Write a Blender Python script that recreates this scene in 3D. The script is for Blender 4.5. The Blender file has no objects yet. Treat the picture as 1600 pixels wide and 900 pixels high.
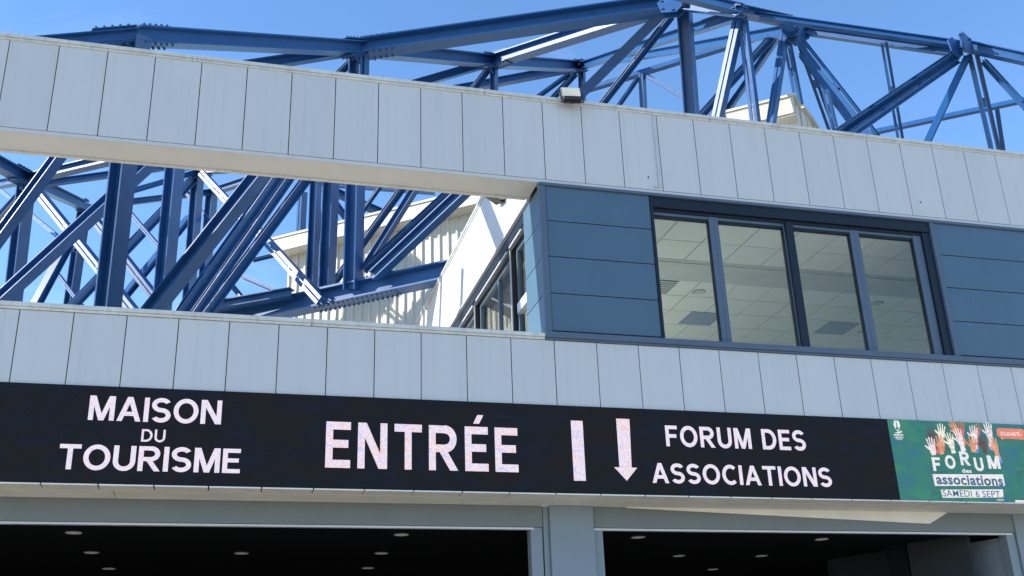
import bpy, bmesh, math, random
from mathutils import Vector, Matrix
random.seed(7)
S = bpy.context.scene
COL = S.collection

# ------------------------------------------------------------------ camera
CAM = Vector((2.430, -12.850, 1.6))
RIGHT = Vector((0.965328454572596, -0.2588937977822035, -0.03339126026958177))
UP = Vector((-0.06779973328043014, -0.37219311704122643, 0.9256756882376453))
FWD = Vector((0.2520796916841695, 0.8913171630216954, 0.3768415369135555))
FPX = 1669.6
cd = bpy.data.cameras.new('camera')
cam = bpy.data.objects.new('camera', cd)
COL.objects.link(cam)
m = Matrix((RIGHT, UP, -FWD)).transposed().to_4x4()
m.translation = CAM
cam.matrix_world = m
cd.sensor_width = 36.0
cd.lens = FPX / 1600 * 36.0
cd.clip_start = 0.1
cd.clip_end = 5000
S.camera = cam

# ------------------------------------------------------------------ world, sun, exposure
SUN_AZ = math.radians(5)      # how far the sun stands behind the facade's plane
SUN_EL = math.radians(32)
SUN = Vector((-math.cos(SUN_EL) * math.cos(SUN_AZ), math.cos(SUN_EL) * math.sin(SUN_AZ), math.sin(SUN_EL)))
W = bpy.data.worlds.new('World')
S.world = W
W.use_nodes = True
wn, wl = W.node_tree.nodes, W.node_tree.links
bg = wn['Background']
sky = wn.new('ShaderNodeTexSky')
sky.sky_type = 'NISHITA'
sky.sun_disc = False
sky.sun_elevation = SUN_EL
sky.sun_rotation = math.atan2(SUN.x, SUN.y)
sky.altitude = 300
sky.air_density = 1.0
sky.dust_density = 0.0
sky.ozone_density = 4.0
# a few faint wisps of high cloud
tc = wn.new('ShaderNodeTexCoord')
mp = wn.new('ShaderNodeMapping'); mp.inputs['Scale'].default_value = (1.2, 3.0, 4.0)
nz = wn.new('ShaderNodeTexNoise'); nz.inputs['Scale'].default_value = 2.2; nz.inputs['Detail'].default_value = 7
nz.inputs['Distortion'].default_value = 0.5
rp = wn.new('ShaderNodeValToRGB')
rp.color_ramp.elements[0].position = 0.60; rp.color_ramp.elements[0].color = (0, 0, 0, 1)
rp.color_ramp.elements[1].position = 0.85; rp.color_ramp.elements[1].color = (0.20, 0.20, 0.20, 1)
mx = wn.new('ShaderNodeMix'); mx.data_type = 'RGBA'; mx.inputs['B'].default_value = (7.5, 8.6, 10.0, 1)
wl.new(tc.outputs['Generated'], mp.inputs['Vector']); wl.new(mp.outputs['Vector'], nz.inputs['Vector'])
wl.new(nz.outputs['Fac'], rp.inputs['Fac']); wl.new(rp.outputs['Color'], mx.inputs['Factor'])
hs = wn.new('ShaderNodeHueSaturation'); hs.inputs['Saturation'].default_value = 1.08
wl.new(sky.outputs['Color'], hs.inputs['Color']); wl.new(hs.outputs['Color'], mx.inputs['A']); wl.new(mx.outputs['Result'], bg.inputs['Color'])
bg.inputs['Strength'].default_value = 0.15
sl = bpy.data.lights.new('sun', 'SUN')
sl.energy = 4.0
sl.angle = math.radians(0.5)
sl.color = (1.0, 0.96, 0.89)
so = bpy.data.objects.new('sun', sl)
COL.objects.link(so)
so.rotation_euler = (-SUN).to_track_quat('-Z', 'Y').to_euler()
so.location = (-20, 8, 30)
S.view_settings.view_transform = 'Standard'
S.view_settings.look = 'None'
S.view_settings.exposure = 1.08
S.view_settings.gamma = 1
S.cycles.max_bounces = 10
S.cycles.diffuse_bounces = 5
S.cycles.use_denoising = True

# ------------------------------------------------------------------ pixel -> place helpers (photo is 1600 x 900)
def ray(px, py):
    return RIGHT * ((px - 800) / FPX) - UP * ((py - 450) / FPX) + FWD
def at_y(px, py, y):
    d = ray(px, py); return CAM + d * ((y - CAM.y) / d.y)
def at_d(px, py, dist):
    return CAM + ray(px, py) * dist

# ------------------------------------------------------------------ materials
def mat(name, col, rough=0.5, metal=0.0, vary=0.06, scale=3.0, bump=0.0, bscale=60.0, spec=0.5, coat=0.0,
        stretch=(1, 1, 1), col2=None, piece=0.0, streak=0.0):
    M = bpy.data.materials.new(name)
    M.use_nodes = True
    n, l = M.node_tree.nodes, M.node_tree.links
    b = n['Principled BSDF']
    b.inputs['Roughness'].default_value = rough
    b.inputs['Metallic'].default_value = metal
    b.inputs['Specular IOR Level'].default_value = spec
    b.inputs['Coat Weight'].default_value = coat
    t = n.new('ShaderNodeTexCoord')
    mp = n.new('ShaderNodeMapping'); mp.inputs['Scale'].default_value = stretch
    oi = n.new('ShaderNodeObjectInfo'); sc_ = n.new('ShaderNodeMath'); sc_.operation = 'MULTIPLY'; sc_.inputs[1].default_value = 37.0
    ad = n.new('ShaderNodeVectorMath'); ad.operation = 'ADD'
    l.new(oi.outputs['Random'], sc_.inputs[0]); l.new(t.outputs['Object'], ad.inputs[0]); l.new(sc_.outputs[0], ad.inputs[1])
    l.new(ad.outputs[0], mp.inputs['Vector'])
    nt = n.new('ShaderNodeTexNoise'); nt.inputs['Scale'].default_value = scale; nt.inputs['Detail'].default_value = 6
    nt.inputs['Roughness'].default_value = 0.6
    l.new(mp.outputs['Vector'], nt.inputs['Vector'])
    cr = n.new('ShaderNodeValToRGB')
    c2 = col2 or tuple(c * (1 - vary * 2) for c in col)
    cr.color_ramp.elements[0].position = 0.3; cr.color_ramp.elements[0].color = (*c2, 1)
    cr.color_ramp.elements[1].position = 0.7; cr.color_ramp.elements[1].color = (*col, 1)
    l.new(nt.outputs['Fac'], cr.inputs['Fac'])
    hv = n.new('ShaderNodeHueSaturation'); vr = n.new('ShaderNodeMapRange')
    vr.inputs['To Min'].default_value = 1 - piece; vr.inputs['To Max'].default_value = 1 + piece
    l.new(oi.outputs['Random'], vr.inputs['Value']); l.new(vr.outputs['Result'], hv.inputs['Value'])
    l.new(cr.outputs['Color'], hv.inputs['Color'])
    out = hv.outputs['Color']
    if streak:                                       # thin vertical rain marks
        ms = n.new('ShaderNodeMapping'); ms.inputs['Scale'].default_value = (16, 16, 0.35)
        ns = n.new('ShaderNodeTexNoise'); ns.inputs['Scale'].default_value = 1.0; ns.inputs['Detail'].default_value = 5
        rs = n.new('ShaderNodeValToRGB'); rs.color_ramp.elements[0].position = 0.50; rs.color_ramp.elements[0].color = (1, 1, 1, 1)
        rs.color_ramp.elements[1].position = 0.80; rs.color_ramp.elements[1].color = (1 - streak, 1 - streak, 1 - streak * 1.15, 1)
        mm = n.new('ShaderNodeMix'); mm.data_type = 'RGBA'; mm.blend_type = 'MULTIPLY'; mm.inputs['Factor'].default_value = 1
        l.new(ad.outputs[0], ms.inputs['Vector']); l.new(ms.outputs['Vector'], ns.inputs['Vector']); l.new(ns.outputs['Fac'], rs.inputs['Fac'])
        l.new(out, mm.inputs['A']); l.new(rs.outputs['Color'], mm.inputs['B']); out = mm.outputs['Result']
    l.new(out, b.inputs['Base Color'])
    mr = n.new('ShaderNodeMapRange')
    mr.inputs['To Min'].default_value = max(0.02, rough - 0.08); mr.inputs['To Max'].default_value = min(1, rough + 0.08)
    l.new(nt.outputs['Fac'], mr.inputs['Value']); l.new(mr.outputs['Result'], b.inputs['Roughness'])
    if bump:
        bt = n.new('ShaderNodeTexNoise'); bt.inputs['Scale'].default_value = bscale; bt.inputs['Detail'].default_value = 4
        l.new(mp.outputs['Vector'], bt.inputs['Vector'])
        bn = n.new('ShaderNodeBump'); bn.inputs['Strength'].default_value = bump; bn.inputs['Distance'].default_value = 0.01
        l.new(bt.outputs['Fac'], bn.inputs['Height']); l.new(bn.outputs['Normal'], b.inputs['Normal'])
    return M

M = {}
M['panel'] = mat('white_cladding', (0.605, 0.590, 0.560), 0.38, vary=0.025, scale=1.3, bump=0.03, bscale=3, stretch=(1.5, 1, 0.5), piece=0.022, streak=0.07)
M['cream'] = mat('cream_trim', (0.70, 0.68, 0.61), 0.5, vary=0.10, scale=4, piece=.03, streak=0.25)
M['soffit'] = mat('cream_soffit', (0.66, 0.63, 0.55), 0.5, vary=0.04, scale=1.5)
M['joint'] = mat('dark_joint', (0.03, 0.035, 0.04), 0.8)
M['blue'] = mat('blue_cladding', (0.076, 0.136, 0.192), 0.36, vary=0.05, scale=1.2, bump=0.03, bscale=3, piece=0.03, streak=0.06)
M['bluetrim'] = mat('blue_grey_trim', (0.095, 0.13, 0.18), 0.45, vary=0.06, spec=0.4)
M['bluedark'] = mat('dark_blue_frame', (0.010, 0.017, 0.030), 0.42, vary=0.1, spec=0.3)
M['steel'] = mat('blue_painted_steel', (0.016, 0.086, 0.240), 0.40, vary=0.10, scale=4, bump=0.05, bscale=30, spec=0.5, piece=0.12)
M['bolt'] = mat('blue_bolts', (0.03, 0.075, 0.17), 0.4)
M['hall'] = mat('cream_sheet_metal', (0.70, 0.66, 0.55), 0.5, vary=0.05, scale=2, stretch=(1, 1, 0.3), streak=0.15)
M['hallfascia'] = mat('pale_fascia', (0.66, 0.62, 0.50), 0.5, vary=0.05, scale=2)
M['grey'] = mat('grey_cladding', (0.22, 0.26, 0.29), 0.45, vary=0.04, scale=2)
M['ledge'] = mat('cream_ledge', (0.86, 0.83, 0.73), 0.5, vary=0.07, scale=2.5, piece=.03)
M['greydark'] = mat('grey_header', (0.175, 0.20, 0.205), 0.5, vary=0.05, scale=2)
M['alu'] = mat('pale_aluminium', (0.62, 0.62, 0.62), 0.4, metal=0.2)
M['black'] = mat('black_plastic', (0.015, 0.015, 0.017), 0.45)
M['void'] = mat('lobby_darkness', (0.006, 0.007, 0.009), 0.85, spec=0.15)  # near-black: the lobby's darkness is put into the surface colour
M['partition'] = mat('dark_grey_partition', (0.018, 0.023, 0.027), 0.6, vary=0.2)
M['tile'] = mat('ceiling_tile', (0.91, 0.91, 0.86), 0.9, vary=0.02, scale=3, bump=0.08, bscale=120, spec=0.1)
M['grid'] = mat('ceiling_grid', (0.30, 0.30, 0.28), 0.7)
M['plaster'] = mat('bulkhead_plaster', (0.70, 0.71, 0.67), 0.9, spec=0.1)
M['room'] = mat('room_paint', (0.84, 0.83, 0.78), 0.9, spec=0.1)
M['floor'] = mat('pale_room_floor', (0.84, 0.82, 0.74), 0.5)
M['roof'] = mat('gravel_roof', (0.42, 0.41, 0.38), 0.9, vary=0.2, scale=30)
M['plaza'] = mat('pale_paving', (0.43, 0.37, 0.285), 0.85, vary=0.1, scale=0.6, bump=0.1)
M['chrome'] = mat('polished_metal', (0.75, 0.75, 0.75), 0.15, metal=1.0)
M['lens'] = mat('pale_lamp_glass', (0.62, 0.58, 0.45), 0.25, vary=0.12, scale=14, coat=0.5)
M['flatlamp'] = mat('blue_grey_lamp_diffuser', (0.30, 0.36, 0.46), 0.35)

def glass(name, tint, gloss_fac=1.4):
    G = bpy.data.materials.new(name); G.use_nodes = True
    n, l = G.node_tree.nodes, G.node_tree.links
    n.remove(n['Principled BSDF'])
    tr = n.new('ShaderNodeBsdfTransparent'); tr.inputs['Color'].default_value = (*tint, 1)
    gl = n.new('ShaderNodeBsdfGlossy'); gl.inputs['Roughness'].default_value = 0.01
    fr = n.new('ShaderNodeFresnel'); fr.inputs['IOR'].default_value = gloss_fac
    ge = n.new('ShaderNodeNewGeometry'); iv = n.new('ShaderNodeMapRange')
    iv.inputs['To Min'].default_value = gloss_fac; iv.inputs['To Max'].default_value = 1 / gloss_fac
    l.new(ge.outputs['Backfacing'], iv.inputs['Value']); l.new(iv.outputs['Result'], fr.inputs['IOR'])
    mx = n.new('ShaderNodeMixShader')
    l.new(fr.outputs[0], mx.inputs[0]); l.new(tr.outputs[0], mx.inputs[1]); l.new(gl.outputs[0], mx.inputs[2])
    l.new(mx.outputs[0], n['Material Output'].inputs['Surface'])
    return G
M['glass'] = glass('window_glass', (0.95, 0.975, 0.95))

def led(name, c1, c2, c3, strength, scale=9.0, vscale=26):
    """lit LED surface with the coloured shimmer of its diodes"""
    L = bpy.data.materials.new(name); L.use_nodes = True
    n, l = L.node_tree.nodes, L.node_tree.links
    b = n['Principled BSDF']
    b.inputs['Base Color'].default_value = (0.05, 0.05, 0.05, 1); b.inputs['Roughness'].default_value = 0.6
    t = n.new('ShaderNodeTexCoord')
    mp = n.new('ShaderNodeMapping'); mp.inputs['Scale'].default_value = (1, 1, 2.2); mp.inputs['Rotation'].default_value = (0, 0.35, 0)
    l.new(t.outputs['Object'], mp.inputs['Vector'])
    a = n.new('ShaderNodeTexNoise'); a.inputs['Scale'].default_value = scale; a.inputs['Detail'].default_value = 3; a.inputs['Distortion'].default_value = 1.2
    d = n.new('ShaderNodeTexNoise'); d.inputs['Scale'].default_value = vscale; d.inputs['Detail'].default_value = 2
    l.new(mp.outputs['Vector'], a.inputs['Vector']); l.new(mp.outputs['Vector'], d.inputs['Vector'])
    r = n.new('ShaderNodeValToRGB'); e = r.color_ramp.elements
    e[0].position = 0.36; e[0].color = (*c1, 1); e[1].position = 0.66; e[1].color = (*c3, 1)
    k = e.new(0.5); k.color = (*c2, 1)
    l.new(a.outputs['Fac'], r.inputs['Fac'])
    mr = n.new('ShaderNodeMapRange'); mr.inputs['From Min'].default_value = 0.3; mr.inputs['From Max'].default_value = 0.7
    mr.inputs['To Min'].default_value = strength * 0.72; mr.inputs['To Max'].default_value = strength * 1.15
    l.new(d.outputs['Fac'], mr.inputs['Value'])
    l.new(r.outputs['Color'], b.inputs['Emission Color']); l.new(mr.outputs['Result'], b.inputs['Emission Strength'])
    return L
LS = 0.43
M['led_white'] = led('lit_white_diodes', (0.98, 0.74, 0.90), (0.97, 0.90, 1.0), (0.78, 0.76, 1.0), LS, 16, 55)
M['led_moire'] = led('lit_shimmering_diodes', (1.0, 0.70, 0.72), (0.97, 0.86, 0.97), (0.72, 0.70, 1.0), LS, 7, 40)
M['led_off'] = led('dark_diodes', (0.0022, 0.003, 0.006), (0.0022, 0.0026, 0.0034), (0.0032, 0.0026, 0.0030), 1.0, 1.5, 60)
for nd_ in M['led_off'].node_tree.nodes:
    if nd_.type == 'MAP_RANGE': nd_.inputs['To Min'].default_value, nd_.inputs['To Max'].default_value = 0.1, 2.6
M['led_off'].node_tree.nodes['Principled BSDF'].inputs['Specular IOR Level'].default_value = 0.12
M['led_off'].node_tree.nodes['Principled BSDF'].inputs['Base Color'].default_value = (0.004, 0.0045, 0.005, 1)
def flat(name, c, k=0.45, v=0.25):
    return led(name, tuple(x * (1 - v) for x in c), c, tuple(min(1, x * (1 + v)) for x in c), k, 10, 60)
M['green'] = led('lit_green_diodes', (0.00, 0.14, 0.20), (0.0, 0.165, 0.125), (0.01, 0.21, 0.10), LS, 2.0, 70)
M['green2'] = flat('lit_deep_green', (0.0, 0.155, 0.105))
M['poster_white'] = led('lit_poster_white', (0.98, 0.86, 0.84), (0.93, 0.93, 0.93), (0.86, 0.9, 1.0), LS, 12, 60)
M['poster_navy'] = flat('lit_poster_navy', (0.02, 0.10, 0.19))
M['orange'] = flat('lit_orange', (0.85, 0.22, 0.10))
SK = [flat('lit_skin_%d' % i, c) for i, c in enumerate([(0.95, 0.80, 0.84), (0.10, 0.03, 0.03), (0.55, 0.16, 0.08), (0.95, 0.88, 0.72), (0.80, 0.33, 0.16)])]
SL = [flat('lit_sleeve_%d' % i, c) for i, c in enumerate([(0.85, 0.12, 0.10), (0.09, 0.25, 0.75), (0.02, 0.42, 0.25), (0.90, 0.30, 0.06), (0.45, 0.45, 0.9)])]
M['lamp'] = led('dim_lamp', (0.8, 0.76, 0.66), (0.8, 0.78, 0.7), (0.8, 0.78, 0.72), 0.05)
M['lamp'].node_tree.nodes['Principled BSDF'].inputs['Base Color'].default_value = (0.5, 0.5, 0.48, 1)

# ------------------------------------------------------------------ mesh helpers
ORIGIN = {}
class MB:
    def __init__(s): s.v = []; s.f = []
    def add(s, verts, faces):
        o = len(s.v); s.v += [Vector(p) for p in verts]; s.f += [[i + o for i in f] for f in faces]
        return s
    def box(s, x0, x1, y0, y1, z0, z1):
        return s.add([(x0, y0, z0), (x1, y0, z0), (x1, y1, z0), (x0, y1, z0), (x0, y0, z1), (x1, y0, z1), (x1, y1, z1), (x0, y1, z1)],
                     [(0, 3, 2, 1), (4, 5, 6, 7), (0, 1, 5, 4), (1, 2, 6, 5), (2, 3, 7, 6), (3, 0, 4, 7)])
    def obox(s, c, ax, ay, az):
        """oriented box: centre and three half-extent vectors"""
        c = Vector(c)
        P = [c + ax * i + ay * j + az * k for k in (-1, 1) for j in (-1, 1) for i in (-1, 1)]
        return s.add(P, [(0, 2, 3, 1), (4, 5, 7, 6), (0, 1, 5, 4), (1, 3, 7, 5), (3, 2, 6, 7), (2, 0, 4, 6)])
    def prism(s, poly, vec):
        """closed solid from a planar polygon pushed along vec"""
        poly = [Vector(p) for p in poly]; n = len(poly); vec = Vector(vec)
        return s.add(poly + [p + vec for p in poly],
                     [list(range(n))[::-1], list(range(n, 2 * n))] + [(i, (i + 1) % n, (i + 1) % n + n, i + n) for i in range(n)])
    def tube(s, p0, p1, r, n=8):
        p0, p1 = Vector(p0), Vector(p1); a = (p1 - p0).normalized()
        u = a.orthogonal().normalized(); w = a.cross(u)
        ring = [u * (r * math.cos(2 * math.pi * k / n)) + w * (r * math.sin(2 * math.pi * k / n)) for k in range(n)]
        return s.prism([p0 + q for q in ring], p1 - p0)
    def build(s, name, material, parent=None, bevel=0.0, loc=None):
        """link as one object; its origin stands at the parent's (or at loc)"""
        base = Vector(loc) if loc is not None else (ORIGIN.get(parent.name, Vector()) if parent else Vector())
        me = bpy.data.meshes.new(name)
        me.from_pydata([p - base for p in s.v], [], s.f); me.validate(); me.update()
        bm = bmesh.new(); bm.from_mesh(me); bmesh.ops.recalc_face_normals(bm, faces=bm.faces)
        if bevel:
            bmesh.ops.bevel(bm, geom=bm.edges[:], offset=bevel, segments=1, affect='EDGES')
        bm.to_mesh(me); bm.free()
        o = bpy.data.objects.new(name, me); COL.objects.link(o)
        if material: me.materials.append(material)
        ORIGIN[o.name] = base
        if parent:
            o.parent = parent; o.location = base - ORIGIN[parent.name]
        else:
            o.location = base
        return o

def thing(name, label, cat, loc, group=None):
    o = bpy.data.objects.new(name, None); COL.objects.link(o)
    o.location = loc; o.empty_display_size = 0.2
    ORIGIN[o.name] = Vector(loc)
    o['label'] = label; o['category'] = cat
    if group: o['group'] = group
    return o
def share(src, name, parent, loc, mtx=None):
    """another piece with the same mesh"""
    o = bpy.data.objects.new(name, src.data); COL.objects.link(o)
    ORIGIN[o.name] = Vector(loc)
    o.parent = parent; o.location = Vector(loc) - ORIGIN[parent.name]
    return o
def structure(o): o['kind'] = 'structure'; return o

# ================================================================== THE SETTING
structure(MB().box(-1500, 1500, -1500, 1500, -0.3, 0.0).build('ground', M['plaza']))

# ================================================================== ENTRANCE BUILDING
MOD = 0.6
XL, XR = -6.0, 18.0            # extent of the facade
XW = 6.52                      # the wing's return wall
Z_SOF, Z_LED0, Z_LED1 = 4.25, 4.25, 5.41
B = thing('entrance_building', 'grey and white panelled entrance building with dark blue corner panels and a strip of windows', 'building', (6, 0, 0))
def part(mb, name, mt, parent=B, **k): return mb.build(name, mt, parent, **k)

# carcass behind the cladding: frame beam, band over the wing, lower band
part(MB().box(XL, XW, 0.012, 0.53, 8.74, 9.995).box(XW, XR, 0.012, 0.30, 8.74, 9.995), 'band_core', M['joint'])
part(MB().box(XL, XR, 0.012, 0.32, 5.30, 6.318), 'band_core', M['joint'])
# back cladding of the frame beam, seen only from behind
part(MB().box(XL, XW - 0.004, 0.532, 0.55, 8.74, 9.995), 'back_cladding', M['panel'])
# cladding panels
def panel_row(z0, z1, i0, i1):
    first = None
    for i in range(i0, i1):
        x = 0.02 + MOD * i
        loc = (x + MOD / 2, 0, (z0 + z1) / 2)
        if first is None:
            w = MOD / 2 - 0.0055; h = (z1 - z0) / 2
            first = MB().box(loc[0] - w, loc[0] + w, -0.004, 0.010, z0, z1).build('wall_panel', M['panel'], B, bevel=0.0015, loc=loc)
            o = first
        else:
            o = share(first, 'wall_panel', B, loc)
        o.rotation_euler = (random.gauss(0, 0.0016), random.gauss(0, 0.0002), random.gauss(0, 0.002))
        o.location.y -= 0.001 * random.random()
panel_row(8.742, 10.02, -10, 30)
panel_row(5.418, 6.312, -10, 30)
# lip and soffit of the frame beam
part(MB().box(XL, XR, -0.004, 0.03, 8.685, 8.734), 'drip_lip', M['panel'])
sof = MB().box(XL, XW - 0.01, 0.03, 0.55, 8.690, 8.738)
part(sof, 'beam_soffit', M['soffit'])
part(MB().box(XL, XW - 0.05, 0.50, 0.56, 8.672, 8.689), 'soffit_edge_strip', M['cream'])
# roof-edge cappings, in lengths with open joints
for z, x1, dep, segs in ((10.02, XR, 0.56, (-6, -2.2, 1.7, 5.75, 9.3, 13.2, 18)), (6.318, XW - 0.02, 0.42, (-6, -1.9, 3.42, 6.5))):
    for a, b in zip(segs[:-1], segs[1:]):
        mb = MB().box(a + 0.004, b - 0.004, -0.035, dep, z + 0.035, z + 0.088)
        mb.box(a + 0.004, b - 0.004, -0.018, dep - 0.02, z, z + 0.034)
        part(mb, 'parapet_cap', M['cream'], bevel=0.004)

# --- wing: dark blue corner panels
part(MB().box(6.60, 8.20, 0.035, 0.30, 6.42, 8.69).box(12.95, XR, 0.035, 0.30, 6.42, 8.69).box(XW + 0.045, XW + 0.3, 0.31, 0.93, 6.42, 8.67), 'corner_core', M['joint'])
def blue_rows(x0, x1):
    for k in range(4):
        z0 = 6.465 + k * 0.548
        part(MB().box(x0, x1, 0.010, 0.034, z0, z0 + 0.536), 'blue_panel', M['blue'], bevel=0.002)
blue_rows(6.612, 8.185)
blue_rows(12.975, 15.4)
blue_rows(15.412, 17.9)
for k in range(4):
    z0 = 6.465 + k * 0.548
    part(MB().box(XW + 0.012, XW + 0.044, 0.07, 0.90, z0, z0 + 0.536), 'blue_panel', M['blue'], bevel=0.002)
part(MB().box(XW - 0.012, 6.604, -0.012, 0.062, 6.432, 8.684), 'corner_trim', M['bluetrim'], bevel=0.004)
part(MB().box(8.19, 8.232, -0.01, 0.05, 6.432, 8.63), 'corner_trim', M['bluedark'], bevel=0.003)
part(MB().box(12.885, 12.968, -0.012, 0.06, 6.432, 8.66), 'corner_trim', M['bluetrim'], bevel=0.003)
part(MB().box(XW - 0.016, XR, -0.045, 0.12, 6.345, 6.430).box(XW - 0.016, XR, -0.03, 0.12, 6.316, 6.343), 'window_sill', M['bluetrim'], bevel=0.004)
part(MB().box(XW - 0.014, XR, -0.03, 0.10, 8.640, 8.683), 'head_trim', M['bluetrim'], bevel=0.003)
# shutter box over the windows
part(MB().box(8.235, 12.86, 0.01, 0.20, 8.475, 8.636), 'shutter_box', M['bluedark'], bevel=0.006)
part(MB().box(8.235, 12.88, 0.06, 0.20, 8.43, 8.472), 'shutter_rail', M['bluedark'])
# windows
def window(x0, x1, fl, fr, ml, mr):
    mb = MB().box(x0 - fl, x0, 0.075, 0.175, 6.43, 8.43).box(x1, x1 + fr, 0.075, 0.175, 6.43, 8.43)
    mb.box(x0, x1, 0.085, 0.165, 6.43, 6.452).box(x0, x1, 0.085, 0.165, 8.385, 8.43)
    w = part(mb, 'window', ml, bevel=0.003)
    MB().box(x0, x0 + 0.012, 0.10, 0.16, 6.453, 8.384).box(x1 - 0.012, x1, 0.10, 0.16, 6.453, 8.384).box(x0 + 0.012, x1 - 0.012, 0.10, 0.16, 8.35, 8.384).build('sash', mr, w)
    MB().box(x0 + 0.004, x1 - 0.004, 0.128, 0.136, 6.445, 8.39).build('pane', M['glass'], w)
window(8.245, 9.14, 0.012, 0.075, M['bluetrim'], M['bluedark'])
window(9.285, 10.36, 0.068, 0.012, M['bluetrim'], M['bluedark'])
window(10.505, 11.49, 0.012, 0.07, M['bluetrim'], M['bluedark'])
window(11.64, 12.60, 0.078, 0.14, M['bluetrim'], M['bluedark'])
part(MB().box(10.375, 10.49, 0.02, 0.20, 6.432, 8.425), 'mullion', M['bluedark'], bevel=0.004)
part(MB().box(12.745, 12.882, 0.03, 0.22, 6.432, 8.468), 'window_jamb', M['bluedark'], bevel=0.004)

# --- wing: return wall towards the terrace
YE = 11.0
for k in range(9):
    y0 = 0.57 + k * 1.17
    if k == 8: y1 = YE
    else: y1 = y0 + 1.163
    part(MB().box(XW, XW + 0.03, y0, y1, 8.70, 10.015), 'return_panel', M['panel'], bevel=0.002)
part(MB().box(XW + 0.032, XW + 0.28, 0.31, YE, 8.70, 9.99), 'band_core', M['joint'])
part(MB().box(XW - 0.035, XW + 0.32, 0.565, YE, 10.055, 10.105).box(XW - 0.018, XW + 0.30, 0.565, YE, 10.02, 10.054), 'parapet_cap', M['alu'], bevel=0.004)
part(MB().box(XW - 0.03, XW + 0.02, 0.565, YE, 8.665, 8.697), 'drip_lip', M['alu'])
# recess over the return windows: dark stepped head
part(MB().box(XW + 0.02, XW + 0.34, 0.93, YE, 8.49, 8.698), 'shutter_box', M['bluedark'])
part(MB().box(XW + 0.035, XW + 0.34, 0.93, YE, 8.37, 8.487), 'shutter_rail', M['black'])
part(MB().box(XW + 0.005, XW + 0.034, 1.05, 1.75, 8.42, 8.45).box(XW + 0.005, XW + 0.034, 1.9, 4.0, 8.42, 8.45).box(XW + 0.005, XW + 0.034, 4.25, 7.0, 8.42, 8.45), 'shutter_guide', M['alu'])
part(MB().box(XW + 0.045, XW + 0.30, 0.31, YE, 5.9, 6.41), 'band_core', M['panel'])
part(MB().box(XW, XW + 0.34, 0.565, YE, 6.412, 6.455), 'window_sill', M['bluetrim'])
def side_window(y0, y1, transom=None, split=None):
    X0, X1 = XW + 0.09, XW + 0.16
    mb = MB().box(X0, X1, y0, y0 + 0.05, 6.457, 8.368).box(X0, X1, y1 - 0.05, y1, 6.457, 8.368)
    mb.box(X0, X1, y0 + 0.05, y1 - 0.05, 8.31, 8.368).box(X0, X1, y0 + 0.05, y1 - 0.05, 6.457, 6.51)
    w = part(mb, 'window', M['bluetrim'])
    if split: MB().box(X0, X1, split - 0.03, split + 0.03, 6.511, 8.309).build('glazing_bar', M['bluetrim'], w)
    if transom: MB().box(X0 - 0.03, X1, y0 + 0.051, y1 - 0.051, transom, transom + 0.16).build('transom', M['alu'], w)
    MB().box(XW + 0.12, XW + 0.128, y0 + 0.03, y1 - 0.03, 6.48, 8.34).build('pane', M['glass'], w)
side_window(0.95, 1.62, transom=7.28)
side_window(1.82, 4.02, split=2.75)
side_window(4.25, 6.6, split=5.3)
side_window(6.75, 9.2, split=7.95)  # out of view; added so more sun reaches the room floor
for y in (1.66, 4.06):
    part(MB().box(XW + 0.02, XW + 0.2, y, y + 0.05, 6.457, 8.368).box(XW + 0.05, XW + 0.2, y + 0.055, y + 0.155, 6.457, 8.368), 'mullion', M['black'])
    part(MB().box(XW + 0.0, XW + 0.019, y + 0.015, y + 0.035, 6.457, 8.368), 'shutter_guide', M['alu'])
part(MB().box(XW + 0.05, XW + 0.28, 9.21, YE, 6.457, 8.368), 'return_panel', M['panel'])

# --- room inside the wing
RX0, RX1, RY0, RY1, ZC = XW + 0.35, 17.5, 0.34, 9.4, 8.55
part(MB().box(RX0, RX1, 0.32, RY1, 6.30, 6.36), 'room_floor', M['floor'])
added_window = part(MB().box(RX0, RX1, RY1 + .02, RY1 + 0.08, 8.40, 8.5).box(RX0, RX1, RY1 + .02, RY1 + 0.08, 7.0, 7.06), 'window', M['bluetrim'])  # unseen back glazing, added to bring more daylight onto the room ceiling
for k in range(8): MB().box(RX0 + 1.36 * k + .02, RX0 + 1.36 * k + 1.33, RY1 + .045, RY1 + .053, 7.061, 8.399).build('pane', M['glass'], added_window)
part(MB().box(RX0, RX1, RY1, RY1 + 0.1, 6.36, 6.998).box(RX0, RX1, RY1, RY1 + 0.1, 8.502, 9.0).box(RX1, RX1 + 0.1, 0.32, RY1, 6.36, 9.0), 'room_wall', M['room'])
part(MB().box(8.0, 13.2, 0.31, 0.335, 8.44, 8.72), 'room_wall', M['room'])
ceil = part(MB().box(RX0, RX1, 0.336, RY1, ZC + 0.012, ZC + 0.06), 'room_ceiling', M['grid'])
tile0 = None
for i in range(-1, 13):
    for j in range(-1, 12):
        if j == 2: continue
        x0, y0 = 8.17 + 0.69 * i, 0.60 + 0.70 * j - (0.10 if j < 2 else 0)
        if y0 < 0.3 and j < 0: y0 = -0.2
        if y0 < 0.2: continue
        loc = (x0 + 0.345, y0 + 0.35, ZC)
        if tile0 is None:
            tile0 = MB().box(loc[0] - 0.335, loc[0] + 0.335, loc[1] - 0.339, loc[1] + 0.339, ZC, ZC + 0.011).build('ceiling_tile', M['tile'], ceil, loc=loc)
        else:
            share(tile0, 'ceiling_tile', ceil, loc)
MB().box(RX0, RX1, 1.905, 1.99, ZC - 0.002, ZC + 0.011).build('bulkhead', M['plaster'], ceil)
MB().box(RX0, RX1, 1.99, 2.70, ZC - 0.02, ZC + 0.011).build('bulkhead', M['plaster'], ceil)
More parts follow.
